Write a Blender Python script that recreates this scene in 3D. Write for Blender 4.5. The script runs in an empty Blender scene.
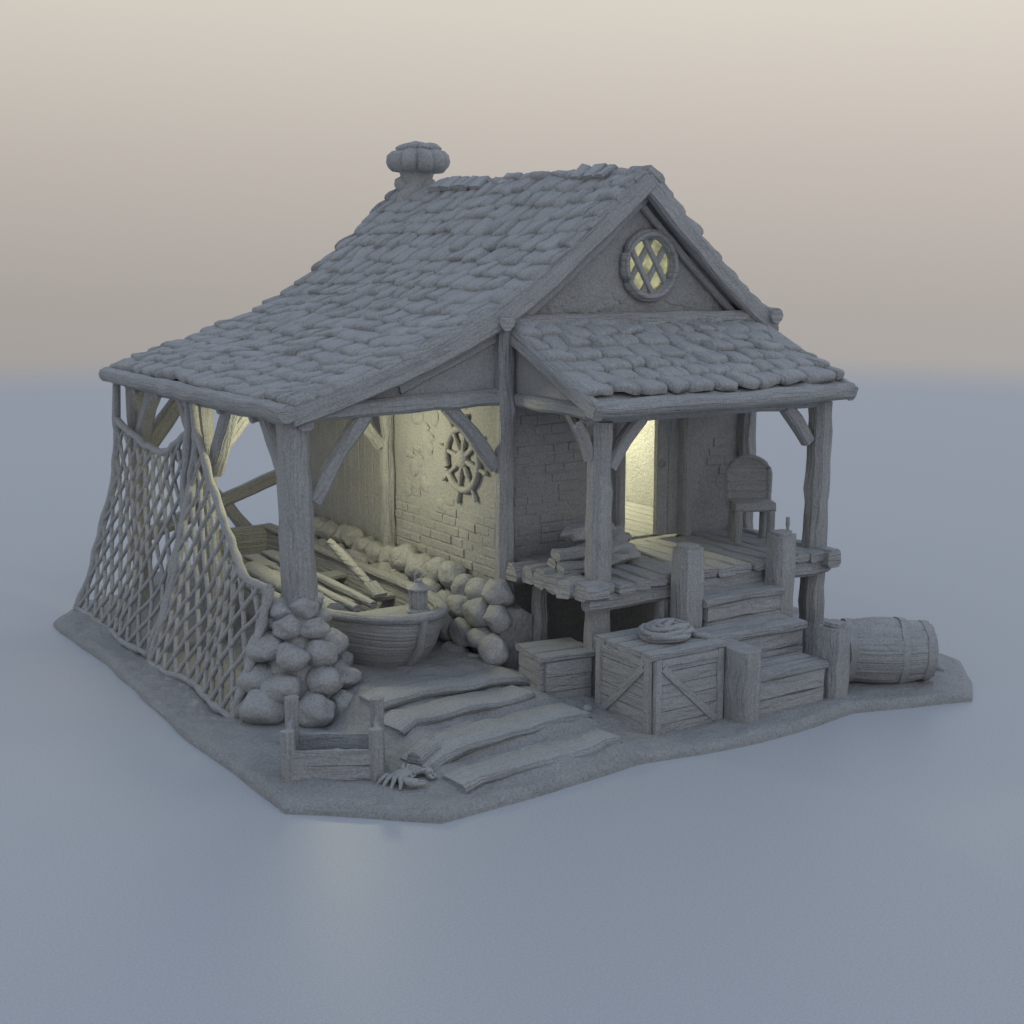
import bpy, bmesh, math, random
from mathutils import Vector, Matrix, noise
random.seed(7)
R=random.uniform
C=bpy.context.scene.collection

# ------------------------------------------------------------ materials
def mat(name,col,kind='clay',rough=.68,var=.08,bump=.5):
    m=bpy.data.materials.new(name); m.use_nodes=True
    nt=m.node_tree; N=nt.nodes; L=nt.links
    b=N['Principled BSDF']; b.inputs['Roughness'].default_value=rough
    tc=N.new('ShaderNodeTexCoord')
    n1=N.new('ShaderNodeTexNoise'); n1.inputs['Scale'].default_value=3.0; n1.inputs['Detail'].default_value=6
    L.new(tc.outputs['Object'],n1.inputs['Vector'])
    rp=N.new('ShaderNodeValToRGB')
    rp.color_ramp.elements[0].position=.3; rp.color_ramp.elements[1].position=.7
    rp.color_ramp.elements[0].color=(*[c*(1-var) for c in col],1)
    rp.color_ramp.elements[1].color=(*[c*(1+var) for c in col],1)
    ng=N.new('ShaderNodeTexNoise'); ng.inputs['Scale'].default_value=55; ng.inputs['Detail'].default_value=3
    L.new(tc.outputs['Object'],ng.inputs['Vector'])
    mg=N.new('ShaderNodeMapRange'); mg.inputs['From Min'].default_value=.3; mg.inputs['From Max'].default_value=.7; mg.inputs['To Min'].default_value=.8; mg.inputs['To Max'].default_value=1.18
    L.new(ng.outputs['Fac'],mg.inputs['Value'])
    vm=N.new('ShaderNodeVectorMath'); vm.operation='SCALE'
    L.new(n1.outputs['Fac'],rp.inputs['Fac']); L.new(rp.outputs['Color'],vm.inputs[0]); L.new(mg.outputs['Result'],vm.inputs['Scale']); L.new(vm.outputs['Vector'],b.inputs['Base Color'])
    n2=N.new('ShaderNodeTexNoise'); n2.inputs['Scale'].default_value=24; n2.inputs['Detail'].default_value=6; n2.inputs['Roughness'].default_value=.7
    L.new(tc.outputs['Object'],n2.inputs['Vector'])
    b1=N.new('ShaderNodeBump'); b1.inputs['Strength'].default_value=bump; b1.inputs['Distance'].default_value=.04
    L.new(n2.outputs['Fac'],b1.inputs['Height'])
    last=b1
    if kind=='wood':
        mp=N.new('ShaderNodeMapping'); mp.inputs['Scale'].default_value=(1.6,20,1)
        L.new(tc.outputs['UV'],mp.inputs['Vector'])
        n3=N.new('ShaderNodeTexNoise'); n3.inputs['Scale'].default_value=1.6; n3.inputs['Detail'].default_value=6; n3.inputs['Distortion'].default_value=.6
        L.new(mp.outputs['Vector'],n3.inputs['Vector'])
        b2=N.new('ShaderNodeBump'); b2.inputs['Strength'].default_value=.9; b2.inputs['Distance'].default_value=.04
        L.new(n3.outputs['Fac'],b2.inputs['Height']); L.new(b1.outputs['Normal'],b2.inputs['Normal']); last=b2
    if kind=='rock':
        n3=N.new('ShaderNodeTexNoise'); n3.inputs['Scale'].default_value=7; n3.inputs['Detail'].default_value=3
        L.new(tc.outputs['Object'],n3.inputs['Vector'])
        b2=N.new('ShaderNodeBump'); b2.inputs['Strength'].default_value=.55; b2.inputs['Distance'].default_value=.08
        L.new(n3.outputs['Fac'],b2.inputs['Height']); L.new(b1.outputs['Normal'],b2.inputs['Normal']); last=b2
    L.new(last.outputs['Normal'],b.inputs['Normal'])
    return m
CL=(.375,.386,.40)
M_wood=mat('grey_wood',CL,'wood')
M_shing=mat('grey_shingle',(.38,.392,.408),'wood',bump=.4)
M_plas=mat('grey_plaster',(.38,.39,.402),'clay',bump=.7)
M_rock=mat('grey_stone',(.375,.385,.396),'rock')
M_earth=mat('grey_earth',(.37,.38,.394),'rock',bump=.9)
M_rope=mat('grey_rope',(.37,.38,.392),'clay',bump=.5)
M_metal=mat('grey_metal',(.345,.355,.368),'clay',bump=.2)

# ------------------------------------------------------------ mesh builder
def nv(p,f,a,off=0):
    return noise.noise_vector(Vector(p)*f+Vector((off,off*1.7,off*.3)))*a
class MB:
    def __init__(s): s.v=[];s.f=[];s.uv=[]
    def add(s,vs,fs,uvs=None):
        o=len(s.v); s.v+= [Vector(v) for v in vs]
        for i,f in enumerate(fs):
            s.f.append([o+k for k in f])
            s.uv.append(uvs[i] if uvs else [(vs[k][0]*.7+vs[k][1]*.7,vs[k][2]) for k in f])
    def beam(s,pts,w,h,up=(0,0,1),jit=.012,ch=.22,seg=.22,taper=1.0,round_=False,fr=5):
        pts=[Vector(p) for p in pts]
        q=[pts[0]]
        for a,b in zip(pts,pts[1:]):
            n=max(1,int((b-a).length/seg))
            for k in range(1,n+1): q.append(a.lerp(b,k/n))
        pts=q; n=len(pts); up=Vector(up).normalized(); uo=R(0,50); vo=R(0,50); off=R(0,90)
        if round_:
            K=10; sec=[(math.cos(2*math.pi*k/K)*w/2,math.sin(2*math.pi*k/K)*h/2) for k in range(K)]
        else:
            c=ch*min(w,h); W=w/2;H=h/2
            sec=[(W-c,-H),(W,-H+c),(W,H-c),(W-c,H),(-W+c,H),(-W,H-c),(-W,-H+c),(-W+c,-H)]; K=8
        vs=[];ln=0;lens=[]
        for i,p in enumerate(pts):
            d=(pts[min(i+1,n-1)]-pts[max(i-1,0)]).normalized()
            u2=up if abs(d.dot(up))<.97 else Vector((0,1,0)) if abs(d.y)<.9 else Vector((1,0,0))
            sd=d.cross(u2).normalized(); u3=sd.cross(d).normalized()
            if i: ln+=(p-pts[i-1]).length
            lens.append(ln); sc=1+(taper-1)*i/max(1,n-1)
            for (a,b) in sec:
                x=p+sd*a*sc+u3*b*sc
                if jit: x+=nv(x,fr,jit,off)+nv(x,fr*3,jit*.35,off)
                vs.append(x)
        per=2*(w+h)/K
        fs=[];uv=[]
        for i in range(n-1):
            for k in range(K):
                k2=(k+1)%K
                fs.append([i*K+k,i*K+k2,(i+1)*K+k2,(i+1)*K+k])
                uv.append([(lens[i]+uo,k*per+vo),(lens[i]+uo,(k+1)*per+vo),(lens[i+1]+uo,(k+1)*per+vo),(lens[i+1]+uo,k*per+vo)])
        fs.append([k for k in range(K-1,-1,-1)]); uv.append([(sec[k][0]+uo,sec[k][1]+vo) for k in range(K-1,-1,-1)])
        fs.append([(n-1)*K+k for k in range(K)]); uv.append([(sec[k][0]+uo,sec[k][1]+vo) for k in range(K)])
        s.add(vs,fs,uv)
    def box(s,c,sz,rz=0,jit=.008,ch=.12,seg=.25):
        c=Vector(c); m=Matrix.Rotation(rz,3,'Z')
        ax=max(range(3),key=lambda i:sz[i])
        d=m@Vector([1 if i==ax else 0 for i in range(3)])
        if ax==0: up=m@Vector((0,0,1)); w,h=sz[1],sz[2]
        elif ax==1: up=m@Vector((0,0,1)); w,h=sz[0],sz[2]
        else: up=m@Vector((0,1,0)); w,h=sz[0],sz[1]
        s.beam([c-d*sz[ax]/2,c+d*sz[ax]/2],w,h,up=up,jit=jit,ch=ch,seg=seg)
    def tube(s,pts,r,K=6,closed=False,jit=0,twist=0):
        pts=[Vector(p) for p in pts]; n=len(pts); vs=[];off=R(0,50)
        for i,p in enumerate(pts):
            a=pts[(i-1)%n] if closed else pts[max(i-1,0)]; b=pts[(i+1)%n] if closed else pts[min(i+1,n-1)]
            d=(b-a).normalized(); u=Vector((0,0,1)) if abs(d.z)<.9 else Vector((0,1,0))
            sd=d.cross(u).normalized(); u3=sd.cross(d)
            rr=r[i] if isinstance(r,(list,tuple)) else r
            for k in range(K):
                t=2*math.pi*k/K
                q=rr*(1+twist*math.sin(2*t+i*.9))
                x=p+sd*math.cos(t)*q+u3*math.sin(t)*q
                if jit: x+=nv(x,8,jit,off)
                vs.append(x)
        fs=[]
        for i in range(n if closed else n-1):
            j=(i+1)%n
            for k in range(K):
                k2=(k+1)%K; fs.append([i*K+k,i*K+k2,j*K+k2,j*K+k])
        if not closed: fs+= [[k for k in range(K-1,-1,-1)],[(n-1)*K+k for k in range(K)]]
        s.add(vs,fs)
    def rock(s,c,r,sub=2,amp=.22,rz=None,cut=(.62,.85),nc=5,cf=.85):
        bm=bmesh.new(); bmesh.ops.create_icosphere(bm,subdivisions=sub,radius=1)
        off=R(0,200); m=Matrix.Rotation(R(0,6.28) if rz is None else rz,3,'Z')
        r=Vector(r) if not isinstance(r,(int,float)) else Vector((r,r,r))
        cuts=[(Vector((R(-1,1),R(-1,1),R(-.6,1))).normalized(),R(*cut)) for _ in range(nc)]
        vs=[]
        for v in bm.verts:
            p=v.co.copy()
            for n_,d in cuts:
                k=p.dot(n_)
                if k>d: p-=n_*(k-d)*cf
            p+=nv(p,1.6,amp,off)+nv(p,4,amp*.3,off)
            p=Vector((p.x*r.x,p.y*r.y,p.z*r.z)); vs.append(m@p+Vector(c))
        fs=[[v.index for v in f.verts] for f in bm.faces]; bm.free(); s.add(vs,fs)
    def rev(s,c,prof,n=20,mod=None,M=None,jit=0):
        c=Vector(c); vs=[]
        for i,(r,z) in enumerate(prof):
            for k in range(n):
                t=2*math.pi*k/n; q=r*(mod(t,i) if mod else 1)
                p=Vector((math.cos(t)*q,math.sin(t)*q,z))
                if M: p=M@p
                p=c+p
                if jit: p+=nv(p,6,jit)
                vs.append(p)
        fs=[]
        for i in range(len(prof)-1):
            for k in range(n):
                k2=(k+1)%n; fs.append([i*n+k,i*n+k2,(i+1)*n+k2,(i+1)*n+k])
        fs.append([k for k in range(n-1,-1,-1)]); fs.append([(len(prof)-1)*n+k for k in range(n)])
        s.add(vs,fs)
    def prism(s,poly,y0,y1):
        n=len(poly); vs=[(x,y0,z) for x,z in poly]+[(x,y1,z) for x,z in poly]
        fs=[list(range(n)),list(range(2*n-1,n-1,-1))]+[[k,n+k,n+(k+1)%n,(k+1)%n] for k in range(n)]
        s.add(vs,fs)
    def cube(s,x0,x1,y0,y1,z0,z1):
        vs=[(x,y,z) for z in(z0,z1) for y in(y0,y1) for x in(x0,x1)]
        s.add(vs,[[0,1,3,2],[4,6,7,5],[0,4,5,1],[2,3,7,6],[0,2,6,4],[1,5,7,3]])

def wloc(o):
    l=Vector(o.location)
    while o.parent: o=o.parent; l+=Vector(o.location)
    return l
def finish(mb,name,m,parent=None,label=None,cat=None,group=None,ang=38,kind=None):
    me=bpy.data.meshes.new(name)
    xs=[v.x for v in mb.v]; ys=[v.y for v in mb.v]; zs=[v.z for v in mb.v]
    o=Vector(((min(xs)+max(xs))/2,(min(ys)+max(ys))/2,min(zs)))
    me.from_pydata([tuple(v-o) for v in mb.v],[],mb.f)
    uvl=me.uv_layers.new(name='UVMap')
    for poly,uv in zip(me.polygons,mb.uv):
        for li,u in zip(poly.loop_indices,uv): uvl.data[li].uv=u
    bm=bmesh.new(); bm.from_mesh(me)
    bmesh.ops.recalc_face_normals(bm,faces=bm.faces)
    for f in bm.faces: f.smooth=True
    a=math.radians(ang)
    for e in bm.edges:
        if len(e.link_faces)==2:
            try:
                if e.calc_face_angle()>a: e.smooth=False
            except ValueError: pass
    bm.to_mesh(me); bm.free()
    me.materials.append(m)
    ob=bpy.data.objects.new(name,me); C.objects.link(ob)
    if parent:
        ob.parent=parent; ob.location=o-wloc(parent)
    else: ob.location=o
    if label: ob['label']=label
    if cat: ob['category']=cat
    if group: ob['group']=group
    if kind: ob['kind']=kind
    return ob
def empty(name,loc,label=None,cat=None,parent=None,group=None):
    o=bpy.data.objects.new(name,None); o.empty_display_size=.2; C.objects.link(o)
    if parent: o.parent=parent; o.location=Vector(loc)-wloc(parent)
    else: o.location=loc
    if label:o['label']=label
    if cat:o['category']=cat
    if group:o['group']=group
    return o

# ------------------------------------------------------------ ground
gm=bpy.data.materials.new('smooth_ground'); gm.use_nodes=True
nt=gm.node_tree;N=nt.nodes;L=nt.links
b=N['Principled BSDF']; b.inputs['Roughness'].default_value=.47
tc=N.new('ShaderNodeTexCoord'); vl=N.new('ShaderNodeVectorMath'); vl.operation='LENGTH'
ng=N.new('ShaderNodeTexNoise'); ng.inputs['Scale'].default_value=60; ng.inputs['Detail'].default_value=4; ng.inputs['Roughness'].default_value=.8
L.new(tc.outputs['Object'],ng.inputs['Vector'])
rp=N.new('ShaderNodeValToRGB'); rp.color_ramp.elements[0].position=.3; rp.color_ramp.elements[1].position=.7
rp.color_ramp.elements[0].color=(.385,.41,.45,1); rp.color_ramp.elements[1].color=(.525,.555,.6,1)
L.new(ng.outputs['Fac'],rp.inputs['Fac']); L.new(rp.outputs['Color'],b.inputs['Base Color'])
L.new(tc.outputs['Object'],vl.inputs[0])
mr=N.new('ShaderNodeMapRange'); mr.interpolation_type='SMOOTHSTEP'
mr.inputs['From Min'].default_value=27; mr.inputs['From Max'].default_value=44
L.new(vl.outputs['Value'],mr.inputs['Value'])
tr=N.new('ShaderNodeBsdfTransparent'); mx=N.new('ShaderNodeMixShader')
L.new(mr.outputs['Result'],mx.inputs['Fac']); L.new(b.outputs['BSDF'],mx.inputs[1]); L.new(tr.outputs['BSDF'],mx.inputs[2])
L.new(mx.outputs['Shader'],N['Material Output'].inputs['Surface'])
gv=MB(); vs=[(3.4,3,0)]; rings=[2,5,9,14,20,28,36,44,52]
for r in rings:
    for k in range(64): vs.append((3.4+r*math.cos(k*math.pi/32),3+r*math.sin(k*math.pi/32),0))
fs=[[0,1+k,1+(k+1)%64] for k in range(64)]
for i in range(len(rings)-1):
    for k in range(64):
        a=1+i*64; fs.append([a+k,a+64+k,a+64+(k+1)%64,a+(k+1)%64])
gv.add(vs,fs); finish(gv,'ground',gm,kind='structure')

# ------------------------------------------------------------ earth base
outl=[(0,0),(.87,-.74),(1.9,-.7),(2.77,-.58),(3.95,-.74),(5.15,-.62),(5.8,-.82),(6.3,-.95),(6.7,-.6),(7.12,-.12),(7.1,1),(7.2,2.6),(7.0,4.5),(7.05,6.2),(6.5,6.95),(4.5,7.0),(2.5,6.9),(.6,6.95),(.06,6.25),(.08,4.2),(-.02,2.2)]
dense=[]
for i in range(len(outl)):
    a=Vector((*outl[i],0)); b_=Vector((*outl[(i+1)%len(outl)],0)); n=max(2,int((b_-a).length/.12))
    for k in range(n):
        p=a.lerp(b_,k/n); p+=Vector((nv(p,1.5,.04).x,nv(p,1.5,.04).y,0)); dense.append(p)
def sm(v): v=max(0,min(1,v)); return v*v*(3-2*v)
def hgt(x,y):
    h=.085+noise.noise(Vector((x*1.3,y*1.3,3)))*.035+noise.noise(Vector((x*4,y*4,7)))*.03+noise.noise(Vector((x*9,y*9,2)))*.012
    fx=max(0,min(1,(x-1.0)/.4))*max(0,min(1,(3.5-x)/.7))
    s=.05*sm((y+.58)/.08)*sm((x-1.1)/.2)*sm((2.9-x)/.2)+.07*sm((y+.02)/.1)*fx+.06*sm((y-.55)/.1)*fx+.06*sm((y-1.05)/.1)*fx
    return h+s
cen=Vector((3.3,2.6,0)); nr=110; vs=[(cen.x,cen.y,hgt(cen.x,cen.y))]; nd=len(dense)
for i in range(1,nr+1):
    t=(i/nr)
    for p in dense:
        q=cen.lerp(p,t*.985); vs.append((q.x,q.y,hgt(q.x,q.y)))
for p in dense: 
    q=cen.lerp(p,.995); vs.append((q.x,q.y,hgt(q.x,q.y)-.03))
for p in dense: vs.append((p.x,p.y,.03))
for p in dense: vs.append((p.x,p.y,-.02))
fs=[[0,1+k,1+(k+1)%nd] for k in range(nd)]
for i in range(nr+2):
    a=1+i*nd
    for k in range(nd): fs.append([a+k,a+nd+k,a+nd+(k+1)%nd,a+(k+1)%nd])
eb=MB(); eb.add(vs,fs); finish(eb,'terrain',M_earth,kind='structure',ang=60)

# ------------------------------------------------------------ house
house=empty('fisherman_house',(3.9,3.8,.08),'grey weathered fisherman house with shingled roof, porch and boat shelter','house')
def curve(pts):
    P=[Vector((p[0],0,p[1])) for p in pts]; P=[2*P[0]-P[1]]+P+[2*P[-1]-P[-2]]; out=[]
    for i in range(1,len(P)-2):
        for k in range(12):
            t=k/12; a,b,c,d=P[i-1:i+3]
            out.append(.5*((2*b)+(c-a)*t+(2*a-5*b+4*c-d)*t*t+(3*b-a-3*c+d)*t**3))
    out.append(P[-2]); 
    L_=[0]
    for a,b in zip(out,out[1:]): L_.append(L_[-1]+(b-a).length)
    return out,L_
def samp(cv,s):
    o,L_=cv
    if s<=0: d=(o[1]-o[0]).normalized(); return o[0]+d*s,d
    if s>=L_[-1]: d=(o[-1]-o[-2]).normalized(); return o[-1]+d*(s-L_[-1]),d
    for i in range(len(o)-1):
        if L_[i+1]>=s:
            t=(s-L_[i])/(L_[i+1]-L_[i]); return o[i].lerp(o[i+1],t),(o[i+1]-o[i]).normalized()
cvL=curve([(.92,2.68),(1.6,2.88),(2.3,3.13),(3.1,3.5),(3.87,4.06),(4.64,4.7)])
cvR=curve([(6.34,3.28),(5.9,3.58),(5.3,4.1),(4.64,4.7)])
def wob(s,y,off): return .05*noise.noise(Vector((s*1.1+off,y*.9,off)))
def roofside(cv,y0,y1,off,tiles,exp=.225,w0=.19,w1=.36,axis='x',th=.055):
    Ls=cv[1][-1]
    def P(s,y,n):
        p,d=samp(cv,s); nr_=Vector((-d.z,0,d.x))
        if nr_.z<0: nr_=-nr_
        q=p+nr_*(n+wob(s,y,off))
        if axis=='x': return Vector((q.x,y,q.z))
        return Vector((y,q.x,q.z))
    ns,ny=16,16; vs=[];fs=[]
    for lay in (0.012,-.09):
        for i in range(ns+1):
            for j in range(ny+1): vs.append(P(Ls*i/ns,y0+(y1-y0)*j/ny,lay))
    W=ny+1; T=(ns+1)*W
    for i in range(ns):
        for j in range(ny):
            a=i*W+j; fs.append([a,a+1,a+W+1,a+W]); fs.append([T+a,T+a+W,T+a+W+1,T+a+1])
    for i in range(ns):
        for j in (0,ny): a=i*W+j; fs.append([a,a+W,T+a+W,T+a])
    for j in range(ny):
        for i in (0,ns): a=i*W+j; fs.append([a,a+1,T+a+1,T+a])
    tiles.add(vs,fs)
    s=.03; row=0
    while s<Ls-.02:
        y=y0-.05-R(0,.15); 
        while y<y1+.03:
            w=R(w0,w1); ya=max(y,y0-.05)+.002; yb=min(y+w,y1+.05)-.002
            if yb-ya<.06: y+=w; continue
            sl=s+(R(-.04,.04)+.03*noise.noise(Vector((y*1.5,row,off))) if row else R(-.01,.02)); Lt=exp*1.75; lift=R(.022,.06); tl=R(-.016,.016); nx_,ns_=7,6; ph=R(0,9); bulge=R(.004,.02)
            top=[];bot=[];uo=R(0,40)
            for i in range(ns_):
                for j in range(nx_):
                    u=j/(nx_-1); v=(0,.06,.2,.42,.7,1)[i]
                    ed=min(u,1-u)
                    ss=sl+Lt*v+((.018*math.sin(u*5+ph)+(.03 if j in(0,nx_-1) else 0)) if i<3 else 0)
                    n=(lift+.014)*(1-v)**1.1+.004+tl*(u-.5)*2*(1-v)+.026*noise.noise(Vector((ss*6,(ya+u*(yb-ya))*6,off+row)))+bulge*math.sin(math.pi*u)*(1-v)
                    tt=th
                    if i==0: tt-=.034
                    if i==1: tt-=.01
                    if j in(0,nx_-1): tt-=.026
                    yy=ya+(u if j in(0,nx_-1) else .5+(u-.5)*1.2)*(yb-ya)+.01*math.sin(v*4+ph)
                    ss=min(ss,Ls+.03)
                    top.append(P(ss,yy,n+tt)); bot.append(P(ss,yy,n-.03))
            n0=nx_*ns_; fs=[]
            def U(k): 
                k=k%n0; return ((k//nx_)*.08+uo,(k%nx_)*.05+uo)
            for i in range(ns_-1):
                for j in range(nx_-1):
                    a=i*nx_+j; fs.append([a,a+1,a+nx_+1,a+nx_]); fs.append([n0+a,n0+a+nx_,n0+a+nx_+1,n0+a+1])
            for i in range(ns_-1):
                for j in(0,nx_-1): a=i*nx_+j; fs.append([a,a+nx_,n0+a+nx_,n0+a])
            for j in range(nx_-1):
                for i in(0,ns_-1): a=i*nx_+j; fs.append([a,a+1,n0+a+1,n0+a])
            tiles.add(top+bot,fs,[[U(k) for k in f] for f in fs]); y+=w
        s+=exp*R(.93,1.05); row+=1
rf=MB()
roofside(cvL,1.84,6.5,1.0,rf); roofside(cvR,1.84,6.5,9.0,rf)
y=1.78
while y<6.45:
    w=R(.16,.32); z=4.7+R(-.03,.055)
    rf.beam([(4.5,y+w/2,z-.05),(4.64,y+w/2,z+.05),(4.78,y+w/2,z-.05)],w*.97,.08,up=(0,0,1),jit=.03,seg=.1,ch=.35); y+=w*.95
roof=finish(rf,'roof',M_shing,house,ang=75)
ch=MB()
ch.rev((4.6,6.15,4.2),[(.26,0),(.25,.35),(.2,.5),(.16,.6),(.19,.7),(.24,.76)],n=24,jit=.06)
for k in range(6):
    t=k*1.3; ch.rock((4.6+.15*math.cos(t),6.15+.15*math.sin(t),4.6+.09*(k%3)),(.13,.12,.1),amp=.2)
lob=lambda t,i:1+.2*abs(math.cos(t*5))**.7+.05*math.sin(t*3)+.04*math.sin(t*7+1)
ch.rev((4.64,6.15,4.93),[(.17,-.02),(.26,.0),(.30,.05),(.315,.11),(.305,.18),(.26,.23),(.22,.245),(.23,.27),(.19,.31),(.12,.33),(.07,.27)],n=100,mod=lob,jit=.025)
finish(ch,'chimney',M_rock,roof,ang=70)
def rakepts(cv,y,dn):
    o=[]
    for k in range(13):
        p,d=samp(cv,cv[1][-1]*k/12); nn=Vector((-d.z,0,d.x)); 
        if nn.z<0: nn=-nn
        p=p-nn*dn; o.append((p.x,y,p.z))
    return o
def one(name,pts,w,h,**k):
    m=MB(); m.beam(pts,w,h,**k); return finish(m,name,M_wood,house)
for y_ in (1.8,6.5):
    one('bargeboard',rakepts(cvL,y_,.05),.11,.17,jit=.02); one('bargeboard',rakepts(cvR,y_,.05),.11,.17,jit=.02)
one('bargeboard',rakepts(cvL,1.9,.19)[3:],.07,.09); one('bargeboard',rakepts(cvR,1.93,.17)[1:],.06,.07)
one('eave_log',[(.88,1.72,2.68),(.86,4,2.67),(.88,6.56,2.67)],.18,.17,round_=True,jit=.022)
one('eave_log',[(6.32,1.8,3.2),(6.32,6.55,3.2)],.14,.14,round_=True,jit=.02)

# walls
w=MB()
Zf=1.16; WX,WZ=4.8,3.86
w.cube(3.2,4.42,1.98,2.12,.05,2.95); w.cube(5.34,6.16,1.98,2.12,.05,2.95); w.cube(4.42,5.34,1.985,2.115,2.72,2.95); w.cube(4.42,5.34,1.985,2.115,.05,Zf-.02)
w.cube(3.1,3.24,1.95,4.05,.05,3.42); w.cube(3.14,3.26,4.05,6.2,.05,3.42)
w.cube(6.04,6.18,2.12,6.2,.05,3.3); w.cube(3.26,6.04,6.08,6.2,.05,3.4)
def gable(y0,y1,hole):
    out=[(3.14,2.95),(6.16,2.95),(6.16,3.32),(5.3,4.03),(4.64,4.62),(3.87,3.98),(3.14,3.42)]
    if not hole: w.prism(out,y0,y1); return
    cx,cz,r=WX,WZ,.3
    pts=[]
    for i in range(len(out)):
        a=out[i];b=out[(i+1)%len(out)]
        for k in range(8): pts.append((a[0]+(b[0]-a[0])*k/8,a[1]+(b[1]-a[1])*k/8))
    n=len(pts); ins=[]
    for p in pts:
        t=math.atan2(p[1]-cz,p[0]-cx); ins.append((cx+r*math.cos(t),cz+r*math.sin(t)))
    vs=[(x,y0,z) for x,z in pts]+[(x,y0,z) for x,z in ins]+[(x,y1,z) for x,z in pts]+[(x,y1,z) for x,z in ins]
    fs=[]
    for k in range(n):
        j=(k+1)%n; fs+= [[k,j,n+j,n+k],[2*n+k,3*n+k,3*n+j,2*n+j],[n+k,n+j,3*n+j,3*n+k],[k,2*n+k,2*n+j,j]]
    w.add(vs,fs)
gable(1.98,2.12,True); gable(6.08,6.2,False)
def bricks(fix,a0,a1,z0,z1,keep,face,th=.04):
    z=z0
    while z<z1:
        a=a0-R(0,.2)
        while a<a1:
            l=R(.17,.27); A=max(a,a0);B_=min(a+l,a1)
            if B_-A>.05 and keep((A+B_)/2,z):
                f=fix+R(-.006,.008)
                c=(f,(A+B_)/2,z+.045) if face=='x' else ((A+B_)/2,f,z+.045)
                sz=(th,B_-A-.008,.087) if face=='x' else (B_-A-.008,th,.087)
                w.box(c,sz,jit=.008,ch=.25,seg=.12)
            a+=l
        z+=.096
bricks(3.11,1.98,4.0,.95,2.6,lambda a,z: (z<1.45+.4*noise.noise(Vector((a*1.7,z,1))) or noise.noise(Vector((a*1.5,z*2,5)))>.3) and math.hypot(a-2.6,z-2.03)>.5,'x')
bricks(1.992,3.26,4.35,Zf,2.75,lambda a,z: noise.noise(Vector((a*1.5,z*1.5,8)))>-.28,'y')
bricks(1.992,5.42,6.1,Zf,2.75,lambda a,z: noise.noise(Vector((a*1.5,z*1.5,18)))>.1,'y')
for k in range(40):
    a_,z_=R(2.0,4.0),R(1.5,2.7)
    if math.hypot(a_-2.6,z_-2.03)>.55: w.rock((3.1,a_,z_),(.025,R(.05,.14),R(.04,.12)),amp=.3,rz=0)
for k in range(30):
    w.rock((R(3.5,5.9),1.98,R(3.42,3.6)),(R(.05,.16),.015,R(.03,.08)),amp=.3,rz=0)
y=4.12
while y<6.15:
    l=R(.13,.2); w.box((3.12,y+l/2,2.0+R(-.03,.03)),(.06,l-.02,2.3),jit=.012); y+=l
finish(w,'wall',M_plas,house)
# stone foundation: distinct rounded boulders
sf=MB(); sf.beam([(3.04,1.6,.38),(3.04,6.1,.38)],.3,.75,jit=.05,seg=.1)
for zi,z in enumerate([.2,.45,.68,.88]):
    y=1.32+zi*.09
    while y<6.1:
        r_=R(.14,.21); sf.rock((2.96-(.88-z)*.34+R(-.04,.03),y+r_,z+R(-.04,.04)),(r_*.85,r_*1.12,r_*R(.7,.88)),amp=.17,cut=(.62,.85),nc=6,cf=.75,rz=R(-.3,.3),sub=3); y+=r_*R(1.6,1.85)
finish(sf,'stone_foundation',M_rock,house,ang=70)
pf=MB(); pf.rev((1.02,1.95,.02),[(.42,0),(.33,.35),(.2,.7),(.14,1.0)],n=20,jit=.05)
for z,rad,n in [(.17,.46,8),(.41,.38,7),(.64,.28,6),(.84,.19,5),(1.0,.13,4)]:
    for k in range(n):
        t=2*math.pi*k/n+R(-.15,.15)+z*3; r_=R(.185,.23)*(1-.34*z)
        pf.rock((1.02+rad*math.cos(t),1.95+rad*math.sin(t)*.95,z+R(-.04,.04)),(r_,r_*R(.85,1.1),r_*R(.68,.85)),amp=.17,cut=(.6,.85),nc=6,cf=.8,sub=3)
finish(pf,'stone_footing',M_rock,house,ang=70)

def post(x,y,z0,z1,w_=.2,lean=(0,0),name='post',jit=.022,taper=.92):
    m=MB(); m.beam([(x,y,z0),(x+lean[0]*.5+R(-.01,.01),y+lean[1]*.5,(z0+z1)/2),(x+lean[0],y+lean[1],z1)],w_,w_,up=(0,1,0),jit=jit,ch=.25,seg=.14,taper=taper)
    return finish(m,name,M_wood,house)
def brace(a,b_,w_=.11,bow=.03,name='brace'):
    a=Vector(a);b_=Vector(b_); mid=a.lerp(b_,.5)+Vector((0,0,bow))
    m=MB(); m.beam([a,mid,b_],w_,w_*1.2,jit=.015,seg=.12); return finish(m,name,M_wood,house)
post(1.06,1.95,.3,2.64,.28,lean=(-.04,0)); post(1.1,4.1,.05,2.62,.2,lean=(-.04,.03)); post(1.1,6.3,.05,2.62,.2,lean=(.02,0))
post(3.08,1.86,.05,3.42,.17); post(6.12,1.93,.05,3.25,.17); post(3.04,4.06,.1,3.3,.14); post(3.1,6.28,.05,3.4,.17)
def hbeam(a,b_,w_=.14,h=.16,name='tie_beam'):
    return one(name,[a,b_],w_,h,jit=.015)
hbeam((.98,1.88,2.66),(3.02,1.88,2.7),.13,.15); hbeam((1.05,6.34,2.62),(3.3,6.34,2.7)); hbeam((1.08,1.8,2.6),(1.08,6.4,2.6)); hbeam((1.1,4.1,2.58),(3.1,4.1,2.62),.12,.14)
brace((1.18,1.93,1.9),(1.68,1.92,2.62),.12); brace((3.0,1.9,2.05),(2.5,1.9,2.64))
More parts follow.
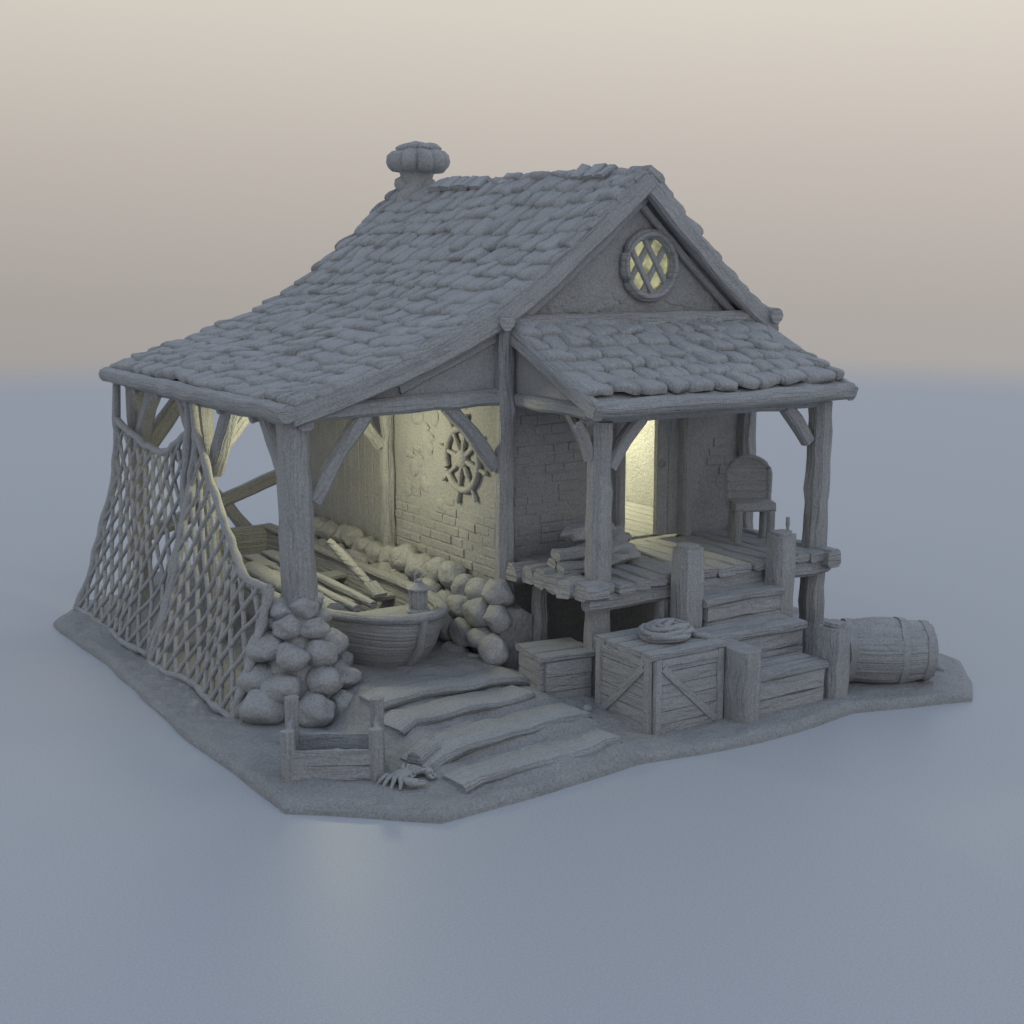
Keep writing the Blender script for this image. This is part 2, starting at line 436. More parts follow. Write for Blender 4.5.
brace((1.08,2.08,1.9),(1.08,2.62,2.58),.14); brace((1.1,3.98,1.9),(1.1,3.45,2.58),.14); brace((1.1,4.22,1.85),(1.1,4.78,2.58),.14); brace((1.1,6.2,1.85),(1.1,5.6,2.58),.14)
brace((1.2,6.34,1.8),(1.85,6.34,2.6),.15); brace((3.0,6.34,1.9),(2.4,6.34,2.6),.15); brace((1.2,4.1,2.05),(1.65,4.1,2.56)); brace((2.98,4.1,2.0),(2.45,4.1,2.58))
brace((1.15,6.36,.85),(3.1,6.36,1.5),.13,0,'rail'); brace((2.9,6.38,.2),(1.6,6.38,1.75),.12,0,'rail')
for y_ in (2.7,3.5,4.4,5.2,5.9): one('rafter',rakepts(cvL,y_,.14)[0:8],.08,.09)
m=MB(); m.prism([(1.15,2.7),(3.05,2.74),(3.05,3.4),(2.3,3.03),(1.6,2.8)],1.9,1.96)
finish(m,'gable_panel',M_plas,house)
one('tie_beam',[(3.12,1.86,3.37),(6.22,1.86,3.35)],.12,.12)
one('moulding',[(3.5,1.96,3.5),(4.2,1.96,4.05)],.04,.05,jit=.008); one('moulding',[(5.85,1.96,3.5),(5.3,1.96,3.95)],.04,.05,jit=.008)
one('beam_end',[(3.02,1.7,3.38),(3.02,1.95,3.38)],.16,.16,round_=True); one('beam_end',[(6.26,1.7,3.36),(6.26,1.95,3.36)],.16,.16,round_=True)
win=empty('round_window',(WX,1.95,WZ-.35),parent=house)
def ring(m,c,r,w_,ax='y',n=36,jit=.005):
    pts=[]
    for k in range(n):
        t=2*math.pi*k/n
        pts.append((c[0]+r*math.cos(t),c[1],c[2]+r*math.sin(t)) if ax=='y' else (c[0],c[1]+r*math.cos(t),c[2]+r*math.sin(t)))
    m.tube(pts,w_,K=8,closed=True,jit=jit)
m=MB(); ring(m,(WX,1.95,WZ),.305,.05,jit=.01); ring(m,(WX,1.91,WZ),.3,.028)
finish(m,'window_frame',M_wood,win,ang=60)
m=MB(); rr=.29
for sg in (1,-1):
    for k in range(-2,3):
        d=Vector((math.cos(math.radians(58))*sg,0,math.sin(math.radians(58)))); nn=Vector((d.z,0,-d.x)); o=(k+.5)*.185
        if abs(o)<rr:
            hl=math.sqrt(rr*rr-o*o); c=Vector((WX,1.98+.012*sg,WZ))+nn*o
            m.beam([c-d*hl,c+d*hl],.055,.045,up=(0,1,0),jit=.006,seg=.1)
finish(m,'window_lattice',M_metal,win)
gl=bpy.data.materials.new('milky_glass'); gl.use_nodes=True
n_=gl.node_tree; bs=n_.nodes['Principled BSDF']; bs.inputs['Roughness'].default_value=.4; bs.inputs['Base Color'].default_value=(.6,.61,.55,1)
tl=n_.nodes.new('ShaderNodeBsdfTranslucent'); ms=n_.nodes.new('ShaderNodeMixShader'); ms.inputs['Fac'].default_value=.6
nz=n_.nodes.new('ShaderNodeTexNoise'); nz.inputs['Scale'].default_value=5; bpn=n_.nodes.new('ShaderNodeBump'); bpn.inputs['Strength'].default_value=.3
cr_=n_.nodes.new('ShaderNodeValToRGB'); cr_.color_ramp.elements[0].position=.35; cr_.color_ramp.elements[1].position=.65
cr_.color_ramp.elements[0].color=(.2,.21,.18,1); cr_.color_ramp.elements[1].color=(.62,.64,.55,1)
n_.links.new(nz.outputs['Fac'],cr_.inputs['Fac']); n_.links.new(cr_.outputs['Color'],tl.inputs['Color'])
n_.links.new(nz.outputs['Fac'],bpn.inputs['Height']); n_.links.new(bpn.outputs['Normal'],bs.inputs['Normal'])
n_.links.new(bs.outputs['BSDF'],ms.inputs[1]); n_.links.new(tl.outputs['BSDF'],ms.inputs[2]); n_.links.new(ms.outputs['Shader'],n_.nodes['Material Output'].inputs['Surface'])
m=MB(); k=32
m.add([(WX+.29*math.cos(2*math.pi*i/k),2.03,WZ+.29*math.sin(2*math.pi*i/k)) for i in range(k)],[list(range(k))])
finish(m,'window_pane',gl,win)

cvP=curve([(.62,2.74),(1.0,2.89),(1.45,3.07),(1.93,3.3)])
m=MB(); roofside(cvP,3.16,6.1,4.0,m,exp=.21,axis='y'); 
finish(m,'porch_roof',M_shing,house,ang=75)
one('eave_log',[(3.1,.56,2.69),(4.7,.56,2.68),(6.16,.56,2.69)],.17,.16,round_=True,jit=.018)
one('bargeboard',[(3.14,.5,2.67),(3.14,1.2,2.96),(3.14,1.9,3.28)],.1,.14,jit=.015); one('bargeboard',[(6.14,.5,2.67),(6.14,1.2,2.96),(6.14,1.9,3.28)],.1,.14,jit=.015)
for x in (3.19,6.05):
    m=MB(); m.add([(x,.75,2.7),(x,1.85,2.7),(x,1.85,3.18),(x+.04,.75,2.7),(x+.04,1.85,2.7),(x+.04,1.85,3.18)],[[0,1,2],[3,5,4],[0,3,4,1],[1,4,5,2],[2,5,3,0]])
    finish(m,'gable_panel',M_plas,house)
hbeam((3.2,.8,2.6),(6.1,.8,2.6),.12,.14); hbeam((3.2,.7,2.66),(3.2,1.9,2.66),.11,.12); hbeam((6.0,.9,2.6),(6.0,1.9,2.6),.11,.12)
post(3.38,.8,.05,2.56,.22); post(5.98,.8,.05,2.58,.23,lean=(.03,0))
brace((3.48,.8,2.15),(3.82,.8,2.56),.11); brace((5.86,.8,2.2),(5.54,.8,2.56),.11); brace((3.38,.92,2.2),(3.38,1.25,2.58),.09); brace((3.28,.8,2.25),(3.12,.78,2.55),.08)
# deck
m=MB(); x=3.2
while x<5.86:
    l=R(.15,.22); m.box((x+l/2,1.25+R(-.02,.02),Zf-.04+R(-.01,.01)),(l-.006,1.38+R(-.03,.04),.085),jit=.016,ch=.25); x+=l
m.beam([(3.14,.66,Zf-.15),(6.02,.66,Zf-.15)],.14,.17,jit=.018); m.beam([(3.14,1.8,Zf-.16),(6.0,1.8,Zf-.16)],.12,.14,jit=.014)
m.beam([(5.97,.5,Zf-.07),(5.97,1.95,Zf-.07)],.17,.17,jit=.02,ch=.2)
for yy in (.66,.86,1.06,1.26,1.46,1.66): m.beam([(3.06+R(-.05,.05),yy,Zf-.055),(3.32,yy,Zf-.055)],.19,.16+R(-.02,.02),jit=.03,ch=.22,fr=6,seg=.1)
finish(m,'porch_deck',M_wood,house)
for x in (4.0,4.6,5.3): post(x,.68,.05,Zf-.2,.15,name='deck_post')
for x in (3.3,5.0): post(x,1.6,.05,Zf-.2,.16,name='deck_post')
m=MB(); x=3.3
while x<5.95:
    l=.17; m.box((x+l/2,4.1,Zf-.03),(l-.015,3.95,.06),jit=.006); x+=l
finish(m,'floor',M_wood,house)
m=MB(); m.beam([(4.46,1.98,Zf),(4.46,1.98,2.72)],.11,.2,up=(0,1,0),jit=.01); m.beam([(5.31,1.98,Zf),(5.31,1.98,2.72)],.11,.2,up=(0,1,0),jit=.01); m.beam([(4.4,1.97,2.7),(5.38,1.97,2.7)],.23,.1,jit=.01)
finish(m,'door_frame',M_wood,house)
door=empty('door',(5.1,2.02,Zf),parent=house)
m=MB()
for k in range(2): m.beam([(5.06+.14*k,2.03,Zf+.02),(5.06+.14*k,2.03,2.64)],.138,.06,up=(0,1,0),jit=.006,ch=.06)
finish(m,'door_leaf',M_wood,door)
m=MB(); ring(m,(5.05,1.98,1.9),.03,.008,n=14,jit=0); finish(m,'door_handle',M_metal,door)

st=empty('staircase',(4.6,.1,.08),parent=house)
def tread(z,y0,y1,x0,x1,zb):
    m=MB(); m.cube(x0+.04,x1-.04,y0+.045,y1+.02,zb,z-.05)
    for k in range(2):
        a=y0+(y1-y0)*k/2; b_=y0+(y1-y0)*(k+1)/2
        m.beam([(x0,(a+b_)/2-.01,z-.03),(x1,(a+b_)/2-.01,z-.03)],b_-a-.004,.07,jit=.014,ch=.25)
    h=(z-.06-zb); nb=max(1,round(h/.15))
    for k in range(nb):
        m.beam([(x0+.03,y0+.04,zb+h*(k+.5)/nb),(x1-.03,y0+.04,zb+h*(k+.5)/nb)],.05,h/nb-.003,jit=.012,ch=.2)
    for xx in (x0+.05,x1-.05):
        for k in range(nb): m.beam([(xx,y0+.03,zb+h*(k+.5)/nb),(xx,y1,zb+h*(k+.5)/nb)],.06,h/nb-.003,jit=.01,ch=.2)
    finish(m,'step',M_wood,st)
tread(.45,-.42,-.04,4.12,5.0,.05); tread(.72,-.06,.34,3.96,5.08,.05); tread(.96,.3,.6,4.2,5.14,.6)
def newel(x,y,z0,z1,wx=.2,wy=.2,cap=True):
    m=MB(); m.beam([(x,y,z0),(x,y,z1)],wx,wy,up=(0,1,0),jit=.02,ch=.18,seg=.14)
    if cap: m.beam([(x,y,z1-.005),(x,y,z1+.03)],wx*.7,wy*.7,up=(0,1,0),jit=.01,ch=.2)
    finish(m,'newel_post',M_wood,st)
newel(4.1,.45,.05,1.42,.25,.22); newel(5.22,.45,.05,1.42,.24,.22); newel(4.06,-.26,.05,.7,.24,.44,False); newel(5.14,-.34,.05,.74,.24,.24)

m=MB(); m.box((5.6,4.6,1.55),(.5,1.0,.08)); 
for yy in (4.2,5.0): m.box((5.6,yy,1.34),(.4,.08,.34))
finish(m,'bench',M_wood,None,'grey plank bench against the inner wall of the house','bench')

# ------------------------------------------------------------ ship wheel
shw=empty('ship_wheel',(3.06,2.6,1.6),'round wooden ship steering wheel hung on the brick wall','ship wheel')
wx_=3.072
m=MB(); ring(m,(wx_,2.6,2.03),.3,.036,'x'); finish(m,'rim',M_plas,shw,ang=60)
m=MB(); m.rev((wx_+.03,2.6,2.03),[(.09,0),(.1,.03),(.08,.06),(.03,.075)],n=20,M=Matrix.Rotation(-math.pi/2,3,'Y')); finish(m,'hub',M_plas,shw,ang=60)
for k in range(8):
    t=k*math.pi/4+.2; d=Vector((0,math.cos(t),math.sin(t))); c=Vector((wx_,2.6,2.03)); m=MB()
    m.tube([c+d*.07,c+d*.15,c+d*.22,c+d*.33,c+d*.37,c+d*.41,c+d*.45],[.02,.03,.02,.02,.018,.03,.018],K=8); finish(m,'spoke',M_plas,shw)

# ------------------------------------------------------------ nets
def net(name,Y0,Y1,top,label,bx=.42,seed=0):
    e=empty(name,(bx,(Y0+Y1)/2,.1),label,'fishing net',group='fishing nets hanging from the eave')
    H=2.3
    def S(s,z):
        s=min(1.0,max(0.0,s)); z=max(.1,z)
        y=Y0+(Y1-Y0)*s; hh=min(1.0,(z-.1)/2.4)
        x=bx+(.96-bx)*(1-(1-hh)**1.7)+.03*math.sin(s*9+seed)*(1-hh)
        p=Vector((x,y,z)); return p+nv(p,1.4,.05,seed)+nv(p,4,.018,seed)
    m=MB(); nc=round((Y1-Y0)/.235); nrow=7; rs=.022; sub=4
    def flush(cur):
        if len(cur)>1: m.tube(cur,rs,K=6,jit=.004)
    for sg in (1,-1):
        for k in range(-nrow,nc+nrow+1):
            cur=[]
            for j in range(nrow*2*sub+1):
                z=.1+H*j/(nrow*2*sub); s=(k+sg*j/(2*sub))/nc
                inside=-1e-6<=s<=1+1e-6 and z<=top(min(1,max(0,s)))
                if inside: cur.append(S(s,z)+Vector((.006*sg,0,0)))
                else:
                    if cur and -1e-6<=s<=1+1e-6: cur.append(S(s,top(s)))
                    flush(cur); cur=[]
            flush(cur)
    for k in range(nc*2+1):
        for j in range(nrow*2+1):
            z=.1+H*j/(nrow*2)
            if (k+j)%2==0 and z<top(k/(2*nc)) and random.random()<.85:
                m.rock(S(k/(2*nc),z),R(.03,.038),sub=1,amp=.1)
    finish(m,'mesh_strands',M_rope,e,ang=80)
    m=MB()
    m.tube([S(k/60,top(k/60)) for k in range(61)],.04,K=8,jit=.006,twist=.12); m.tube([S(k/40,.1) for k in range(41)],.034,K=8,jit=.008,twist=.15)
    for s_ in (0,1):
        p=[S(s_,.1+(top(s_)-.1)*k/30) for k in range(31)]
        if top(s_)>2: p.append(Vector((.95,p[-1].y,2.6)))
        m.tube(p,.044,K=8,jit=.012,twist=.15)
    finish(m,'border_rope',M_rope,e,ang=80)
net('fishing_net',1.98,4.06,lambda s:1.2+1.12*s**1.35-.2*math.sin(s*math.pi),'grey diamond mesh fishing net draped low beside the stone footing',seed=3)
net('fishing_net',4.2,6.4,lambda s:2.27-.34*math.sin(s*math.pi)**1.0*(1-.4*s)-.08*s,'grey diamond mesh fishing net sagging between two shelter posts',seed=8)

# ------------------------------------------------------------ boat
BX=2.04
boat=empty('rowing_boat',(BX,3.5,.12),'grey wooden rowing boat with rounded bow resting under the open shelter','boat')
def bt(t):
    hb=.67*max(0.0,1-max(0,1-t/.42)**2.2)**.5*(1-.32*max(0,(t-.5)/.5)**2)
    sh=.74+.08*max(0,1-t/.4)**2+.14*max(0,(t-.5)/.5)**2
    kl=.1+.1*max(0,1-t/.2)**2+.05*max(0,(t-.8)/.2)
    return hb,sh,kl
def hp(t,f,side,inset=0,cl=True):
    hb,sh,kl=bt(t); 
    a=f*math.pi/2; x=max(.0,hb-inset)*max(0,math.sin(a))**.6; z=kl+inset+(sh-kl-inset)*max(0,1-math.cos(a))**.95
    if cl: x+=.012*(1-((f*5)%1))*(1 if hb>.1 else .3)
    y=1.56+4.4*t+(max(0,(sh-z)/(sh-kl))**1.6)*.42*(1-t)**5
    if inset: y+=.07*(1-t)-.05*t
    return Vector((BX+side*x,y,z))
m=MB(); nt_,nf=36,24
for inset,cl in ((0,True),(.05,False)):
    vs=[];fs=[]
    for i in range(nt_+1):
        t=(i/nt_)**1.5
        for j in range(-nf,nf+1):
            vs.append(hp(t,max(0.0001,abs(j)/nf),1 if j>=0 else -1,inset,cl))
    W=2*nf+1
    for i in range(nt_):
        for j in range(W-1): a=i*W+j; fs.append([a,a+1,a+W+1,a+W])
    fs.append([nt_*W+j for j in range(W)])
    m.add(vs,fs)
finish(m,'hull',M_wood,boat,ang=50)
for sd in (1,-1):
    m=MB(); m.beam([hp((i/30)**1.5,1,sd,0,False)+Vector((-.02*sd,0,.01)) for i in range(31)],.13,.08,jit=.006,seg=.5,ch=.38); finish(m,'gunwale',M_wood,boat,ang=70)
m=MB(); m.beam([hp(1,1,-1,0,False),hp(1,1,1,0,False)],.08,.07,jit=.006); finish(m,'transom',M_wood,boat)
m=MB(); m.beam([(BX,1.545,.85),(BX,1.55,.76),(BX,1.62,.55),(BX,1.82,.33),(BX,2.2,.14)],.07,.06,up=(1,0,0),jit=.006); finish(m,'stem_post',M_wood,boat)
for t_ in (.4,.64,.86):
    hb,sh,kl=bt(t_); m=MB(); yy=1.56+4.4*t_; m.beam([(BX-hb+.05,yy,sh-.14),(BX+hb-.05,yy,sh-.14)],.24,.05,jit=.006); finish(m,'seat',M_wood,boat)
m=MB()
for t_ in (.045,.075,.105,.135,.165):
    hb,sh,kl=bt(t_); yy=1.56+4.4*t_; m.beam([(BX-hb+.06,yy,sh-.035),(BX+hb-.06,yy,sh-.035)],.135,.035,jit=.005)
finish(m,'foredeck',M_wood,boat)
def oar(a,b_,label):
    a=Vector(a);b_=Vector(b_); e=empty('oar',(a.x,a.y,min(a.z,b_.z)),label,'oar',group='oars lying in the boat')
    m=MB(); m.tube([a.lerp(b_,k/8) for k in range(7)]+[a.lerp(b_,.78)],[.04,.046,.05,.05,.046,.042,.038,.034],K=8,jit=.006); finish(m,'shaft',M_wood,e,ang=60)
    m=MB(); m.beam([a.lerp(b_,.78),a.lerp(b_,.84),a.lerp(b_,.92),b_],.16,.045,jit=.006); finish(m,'blade',M_wood,e)
oar((1.84,2.45,.75),(1.86,5.0,.78),'long wooden oar laid along the boat seats')
oar((2.04,2.5,.75),(2.1,5.1,.78),'long wooden oar laid along the boat seats')
oar((2.25,3.85,1.1),(2.4,3.05,.68),'short wooden oar leaning up out of the boat')
m=MB(); m.beam([(1.64,2.5,.74),(1.62,3.4,.76),(1.68,4.6,.75)],.22,.17,round_=True,jit=.03,seg=.1,fr=7)
finish(m,'rolled_sail',M_rope,None,'rolled canvas sail lying along the side of the boat','rolled sail',ang=70)

def lantern(c):
    e=empty('lantern',c,'small ship lantern with ring handle on the boat bow','lantern'); c=Vector(c)
    m=MB(); m.rev(c,[(.11,0),(.115,.03),(.095,.05)],n=8); finish(m,'lantern_base',M_metal,e)
    m=MB()
    for k in range(6):
        t=k*math.pi/3; q=c+Vector((.085*math.cos(t),.085*math.sin(t),.04)); m.tube([q,q+Vector((0,0,.19))],.014,K=6)
    m.rev(c+Vector((0,0,.05)),[(.072,0),(.08,.06),(.08,.12),(.07,.17)],n=14); finish(m,'lantern_cage',M_metal,e)
    m=MB(); m.rev(c+Vector((0,0,.22)),[(.11,0),(.115,.015),(.06,.05),(.035,.065),(.04,.085),(.02,.095)],n=8)
    ring(m,(c.x,c.y,c.z+.34),.035,.009,n=16,jit=0); finish(m,'lantern_cap',M_metal,e)
lantern((2.17,1.88,.79))

# ------------------------------------------------------------ crates
def crate(c,sx,sy,sz,rz,label,cross):
    e=empty('wooden_crate',c,label,'crate',group='wooden crates beside the porch')
    M=Matrix.Rotation(rz,4,'Z'); c=Vector(c)
    def W(x,y,z): return M@Vector((x,y,z))+c
    t=.05
    def side(fn,L_,nm,flip):
        m=MB(); n=max(3,round(sz/.12))
        for k in range(n):
            z=sz*(k+.5)/n; m.beam([W(*fn(-L_/2+.02,z,0)),W(*fn(L_/2-.02,z,0))],t,sz/n-.002,jit=.005,ch=.05)
        if cross:
            upv=tuple(M.to_3x3()@(Vector(fn(0,0,-1))-Vector(fn(0,0,0))))
            for u in(-L_/2+.035,L_/2-.035): m.beam([W(*fn(u,-.01,-.02)),W(*fn(u,sz+.005,-.02))],.075,.045,up=upv,jit=.006)
            for z in (.035,sz-.035): m.beam([W(*fn(-L_/2+.07,z,-.022)),W(*fn(L_/2-.07,z,-.022))],.03,.07,jit=.005)
            a,b2=(.07,sz-.07) if flip else (sz-.07,.07)
            m.beam([W(*fn(-L_/2+.08,a,-.025)),W(*fn(L_/2-.08,b2,-.025))],.035,.075,jit=.006)
        finish(m,nm,M_wood,e)
    side(lambda u,z,o:(u,-sy/2+o,z),sx,'side_panel',False); side(lambda u,z,o:(u,sy/2-o,z),sx,'side_panel',True)
    side(lambda u,z,o:(-sx/2+o,u,z),sy,'side_panel',False); side(lambda u,z,o:(sx/2-o,u,z),sy,'side_panel',True)
    m=MB(); n=5 if cross else 3
    for k in range(n):
        y=-sy/2-.03+(sy+.06)*(k+.5)/n; m.beam([W(-sx/2-.035,y,sz+.025),W(sx/2+.035,y,sz+.025)],(sy+.06)/n-.003,.05,jit=.01)
    finish(m,'lid',M_wood,e)
crate((3.55,.14,.03),.74,.74,.67,0,'large plank crate with diagonal braces and rope on its lid',True)
crate((3.05,.97,.1),.48,.46,.4,math.radians(-8),'small plain plank crate beside the larger crate',False)
c=Vector((.6,.42,.08)); rz=math.radians(-29.5); M=Matrix.Rotation(rz,3,'Z')
oc=empty('open_crate',c,'open weathered crate with tall corner posts on the bare earth','crate')
sx,sy=.66,.42
def OW(x,y,z,M=M,c=c): return M@Vector((x,y,z))+c
for pts,zs in (([(-sx/2,-sy/2),(sx/2,-sy/2)],(.06,.17)),([(sx/2,-sy/2),(sx/2,sy/2)],(.07,.2,.31)),([(-sx/2,sy/2),(sx/2,sy/2)],(.07,.17)),([(-sx/2,-sy/2),(-sx/2,sy/2)],(.07,.2,.31))):
    m=MB()
    for z in zs: m.beam([OW(*pts[0],z+R(-.01,.01)),OW(*pts[1],z+R(-.01,.01))],.045,.12,jit=.014,seg=.08)
    finish(m,'side_panel',M_wood,oc)
for x_ in(-1,1):
    for y_ in(-1,1):
        m=MB(); m.beam([OW(x_*sx/2,y_*sy/2,0),OW(x_*sx/2,y_*sy/2,.52+R(-.04,.04) if y_>0 else .4)],.1,.09,up=(0,1,0),jit=.014); finish(m,'corner_post',M_wood,oc)
m=MB(); 
for k in range(4): m.beam([OW(-sx/2+.08+k*.16,-sy/2,.03),OW(-sx/2+.08+k*.16,sy/2,.03)],.14,.03,jit=.005)
m.rock(OW(.05,.02,.06),(.26,.16,.1),amp=.4)
finish(m,'crate_floor',M_wood,oc)

pts=[]; zb=.77
for k in range(190):
    q=k/190; t=k/20*2*math.pi; rr=.19*(1-.55*q)+.03*math.sin(t*.77)+.02*math.sin(t*1.9)
    pts.append((3.6+rr*math.cos(t)*1.2+.035*math.sin(t*.31),.12+rr*math.sin(t)+.035*math.cos(t*.43),zb+.085*q+.014*(1+math.sin(t*1.37))))
m=MB(); m.tube([(3.9,-.1,zb),(3.82,-.02,zb+.005)]+pts,.026,K=8,twist=.25,jit=.006); finish(m,'rope_coil',M_rope,None,'heaped coil of thick rope on the large crate lid','rope',ang=70)

brl=empty('barrel',(5.95,-.3,.06),'wooden barrel lying on its side next to the steps','barrel')
az=math.radians(-33); Mx=Matrix.Rotation(az,3,'Z')@Matrix.Rotation(math.pi/2,3,'Y')
cb=Vector((5.9,-.22,.36))-Vector((math.cos(az),math.sin(az),0))*.45; prof_=[(.25,0),(.285,.14),(.315,.35),(.31,.5),(.295,.66),(.265,.8),(.235,.9)]
m=MB(); m.rev(cb,[(.22,.03)]+prof_+[(.2,.86)],n=96,mod=lambda t,i:1-.025*(abs(math.cos(t*7))>.985),M=Mx,jit=.02); finish(m,'staves',M_wood,brl,ang=40)
for z,r_ in ((.12,.285),(.6,.305),(.83,.262)):
    m=MB(); m.rev(cb,[(r_-.01,z-.03),(r_+.01,z-.03),(r_+.008,z+.03),(r_-.012,z+.03)],n=48,M=Mx,jit=.02); finish(m,'hoop',M_metal,brl)

cc=Vector((5.68,1.36,Zf)); ce=empty('chair',cc,'small wooden chair with arched back standing on the porch','chair'); Mc=Matrix.Rotation(math.radians(-30),3,'Z')
def CW(x,y,z): return Mc@Vector((x,y,z))+cc
m=MB()
for k in range(3): m.beam([CW(-.2,-.13+.125*k,.36),CW(.2,-.13+.125*k,.36)],.12,.08,jit=.008)
finish(m,'seat',M_wood,ce)
for x_ in(-.16,.16):
    for y_ in(-.15,.15):
        m=MB(); m.beam([CW(x_,y_,0),CW(x_,y_,.33)],.075,.075,up=(0,1,0),jit=.008); finish(m,'leg',M_wood,ce)
m=MB(); out=[(-.2,.33),(.2,.33),(.21,.64)]+[(.21*math.cos(q*math.pi/10),.64+.17*math.sin(q*math.pi/10)) for q in range(1,10)]+[(-.21,.64)]
n=len(out); vs=[CW(x,.14+.08*(z-.36),z) for x,z in out]+[CW(x,.22+.08*(z-.36),z) for x,z in out]
m.add(vs,[list(range(n)),list(range(2*n-1,n-1,-1))]+[[k,n+k,n+(k+1)%n,(k+1)%n] for k in range(n)])
m.tube([CW(x,.15+.08*(z-.36),z) for x,z in out[1:]]+[CW(-.2,.15,.33)],.028,K=8,jit=.005)
finish(m,'backrest',M_wood,ce)
m=MB(); m.rev((5.5,.66,Zf),[(.045,0),(.05,.02),(.05,.12),(.04,.16),(.016,.2),(.014,.27),(.02,.28),(.018,.36)],n=16); finish(m,'bottle',M_metal,None,'slim bottle standing on the porch edge','bottle')
def sack(c,r,lab):
    m=MB(); m.rock(c,r,sub=4,amp=.25,rz=R(-.4,.4),cut=(.75,.9),cf=.6); c=Vector(c)
    m.rock(c+Vector((r[0]*.9,-.02,.02)),(.07,.05,.05),sub=2); finish(m,'sack',M_rope,None,lab,'sack',group='sacks on the porch',ang=70)
sack((3.78,1.25,Zf+.1),(.32,.2,.14),'stuffed cloth sack lying on the porch boards'); sack((4.0,1.55,Zf+.13),(.28,.18,.16),'stuffed cloth sack lying on the porch boards'); sack((3.72,1.45,Zf+.28),(.28,.17,.1),'stuffed cloth sack stacked on other sacks')
for k,(x,y,z) in enumerate([(3.34,1.12,.05),(3.36,1.32,.05),(3.36,1.22,.15)]):
    m=MB(); m.beam([(x-.14+R(-.04,.04),y,Zf+z),(x+.14,y+R(-.04,.04),Zf+z)],.15,.1,jit=.025,seg=.1,ch=.3); finish(m,'firewood_log',M_wood,None,'short split log stacked on the porch','log',group='firewood logs on the porch')

for a,b_,w_,h in [((1.3,1.2),(2.85,1.18),.36,.08),((1.25,.72),(2.6,.82),.38,.07),((1.15,.14),(2.8,.32),.4,.08),((1.2,-.38),(2.72,-.26),.36,.09)]:
    n=10; pts=[]
    for k in range(n+1):
        x=a[0]+(b_[0]-a[0])*k/n;y=a[1]+(b_[1]-a[1])*k/n; pts.append((x,y,hgt(x,y-.04)-.012))
    m=MB(); m.beam(pts,w_,h,jit=.03,seg=.1,ch=.42,fr=3); finish(m,'wooden_plank',M_wood,None,'weathered thick plank half buried as an earth step','plank',group='planks set in the earth',ang=70)
m=MB(); m.beam([(1.12,.08,.17),(1.34,.16,.2)],.15,.13,round_=True,jit=.03,seg=.06); finish(m,'broken_log',M_wood,None,'short broken log end lying by the earth step','log',ang=60)
for x,y,r_ in ((3.0,.42,.05),(.55,1.2,.05),(6.6,-.3,.05)):
    m=MB(); m.rock((x,y,hgt(x,y)+r_*.2),(r_*1.4,r_,r_*.8)); finish(m,'pebble',M_rock,None,'small rough pebble on the bare earth','stone',group='pebbles on the earth',ang=50)

def crab(c,rz,S=.85):
    c=Vector(c); M=Matrix.Rotation(rz,3,'Z')@Matrix.Diagonal((S,S,S*.8)); m=MB()
    def Q(x,y,z): return c+M@Vector((x,y,z))
    m.rev(c,[(.03,0),(.09,.015),(.115,.035),(.1,.06),(.06,.08),(.01,.086)],n=24,mod=lambda t,i:1+.18*abs(math.cos(t)),M=M)
    for sd in(-1,1):
        for k in range(4):
            a=(-.5+.33*k); X=sd*math.cos(a);Y=math.sin(a)
            m.tube([Q(X*.09,Y*.09,.04),Q(X*.16,Y*.16,.08),Q(X*.22,Y*.22-.01,.05),Q(X*.25,Y*.25,-.01)],[.024*S,.024*S,.02*S,.01],K=6)
        m.tube([Q(sd*.07,-.07,.04),Q(sd*.14,-.12,.06),Q(sd*.15,-.19,.06),Q(sd*.11,-.23,.05)],[.02*S,.026*S,.044*S,.04*S],K=8)
        for o in (-.02,.02): m.tube([Q(sd*.11+o,-.23,.05),Q(sd*.09+o*1.6,-.27,.05),Q(sd*.07+o*.4,-.3,.05)],[.022*S,.018*S,.006],K=6)
        m.tube([Q(sd*.03,-.09,.05),Q(sd*.035,-.11,.09)],[.008,.012],K=6)
    finish(m,'crab',M_rock,None,'small crab with raised claws crawling on the earth','crab',ang=60)
crab((.95,-.02,hgt(.95,-.02)),.5)

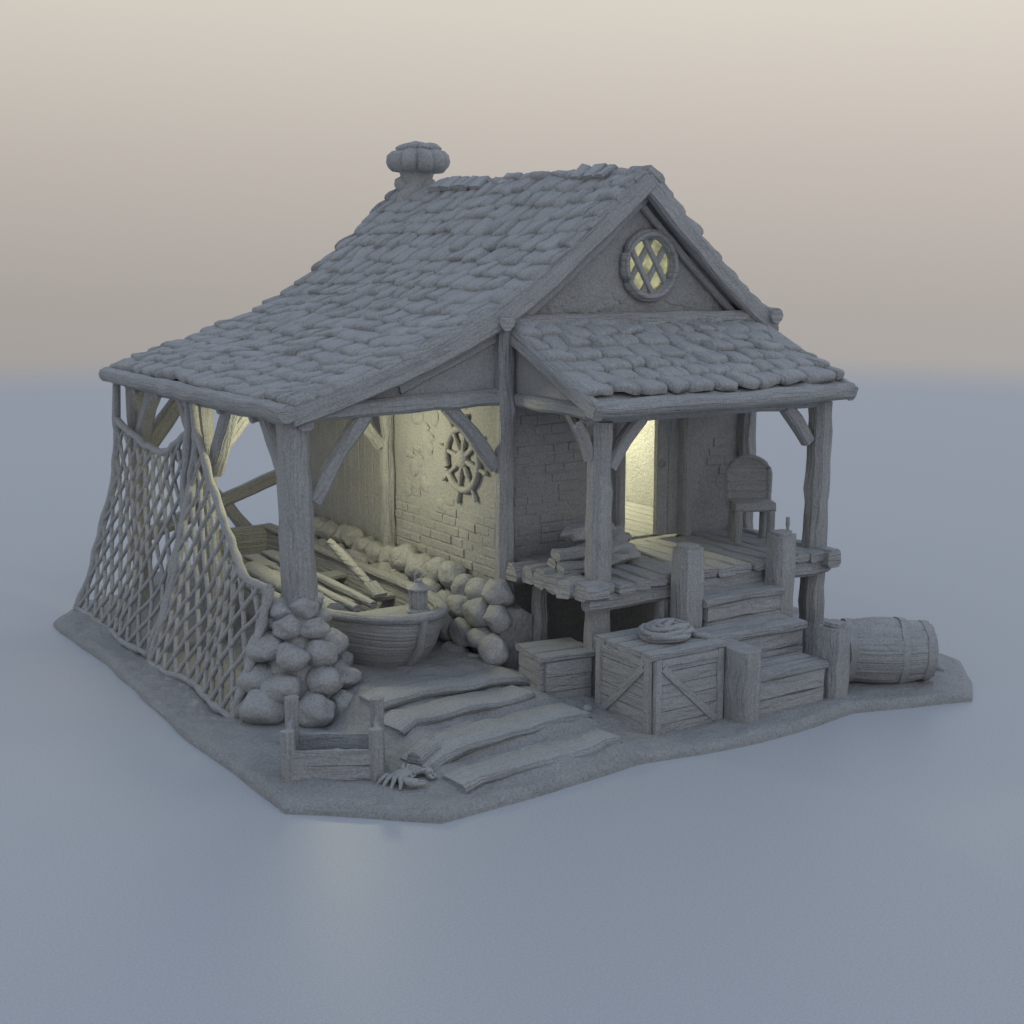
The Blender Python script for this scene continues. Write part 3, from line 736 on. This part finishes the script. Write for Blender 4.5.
# ------------------------------------------------------------ lights
def pt(loc,e,r=.12,col=(1,.93,.58)):
    l=bpy.data.lights.new('lamp_light','POINT'); l.energy=e; l.shadow_soft_size=r; l.color=col
    o=bpy.data.objects.new('lamp_light',l); o.location=loc; C.objects.link(o)
pt((1.9,3.2,2.25),52,.2); pt((5.0,4.2,2.5),190); pt((4.75,2.9,3.8),1.5)

# ------------------------------------------------------------ world
wd=bpy.data.worlds.new('World'); bpy.context.scene.world=wd; wd.use_nodes=True
nt=wd.node_tree;N=nt.nodes;L=nt.links; bg=N['Background']
tc=N.new('ShaderNodeTexCoord'); sp=N.new('ShaderNodeSeparateXYZ'); L.new(tc.outputs['Generated'],sp.inputs[0])
ma=N.new('ShaderNodeMath'); ma.operation='MULTIPLY_ADD'; ma.inputs[1].default_value=.5; ma.inputs[2].default_value=.5; L.new(sp.outputs['Z'],ma.inputs[0])
rp=N.new('ShaderNodeValToRGB'); cr=rp.color_ramp; L.new(ma.outputs[0],rp.inputs['Fac'])
cols=[(0,(.34,.36,.38)),(.45,(.37,.355,.345)),(.485,(.42,.385,.36)),(.53,(.53,.485,.44)),(.58,(.68,.63,.56)),(.66,(.58,.60,.61)),(.78,(.48,.545,.65)),(1,(.44,.52,.66))]
cr.elements[0].position=0; cr.elements[0].color=(*cols[0][1],1); cr.elements[1].position=1; cr.elements[1].color=(*cols[-1][1],1)
for p,c_ in cols[1:-1]:
    e=cr.elements.new(p); e.color=(*c_,1)
L.new(rp.outputs['Color'],bg.inputs['Color'])
dt=N.new('ShaderNodeVectorMath'); dt.operation='DOT_PRODUCT'; dt.inputs[1].default_value=(.84,-.54,0); L.new(tc.outputs['Generated'],dt.inputs[0])
m2=N.new('ShaderNodeMath'); m2.operation='MULTIPLY_ADD'; m2.inputs[1].default_value=.16; m2.inputs[2].default_value=1.0; L.new(dt.outputs['Value'],m2.inputs[0]); L.new(m2.outputs[0],bg.inputs['Strength'])

# ------------------------------------------------------------ camera
cam=bpy.data.cameras.new('camera'); co=bpy.data.objects.new('camera',cam); C.objects.link(co)
co.location=(-3.904,-9.02,4.0); co.rotation_euler=(math.radians(79.6),0,math.radians(-33)); cam.lens=50; cam.clip_end=500
bpy.context.scene.camera=co
sc=bpy.context.scene; sc.view_settings.view_transform='Standard'; sc.view_settings.look='None'; sc.view_settings.exposure=0
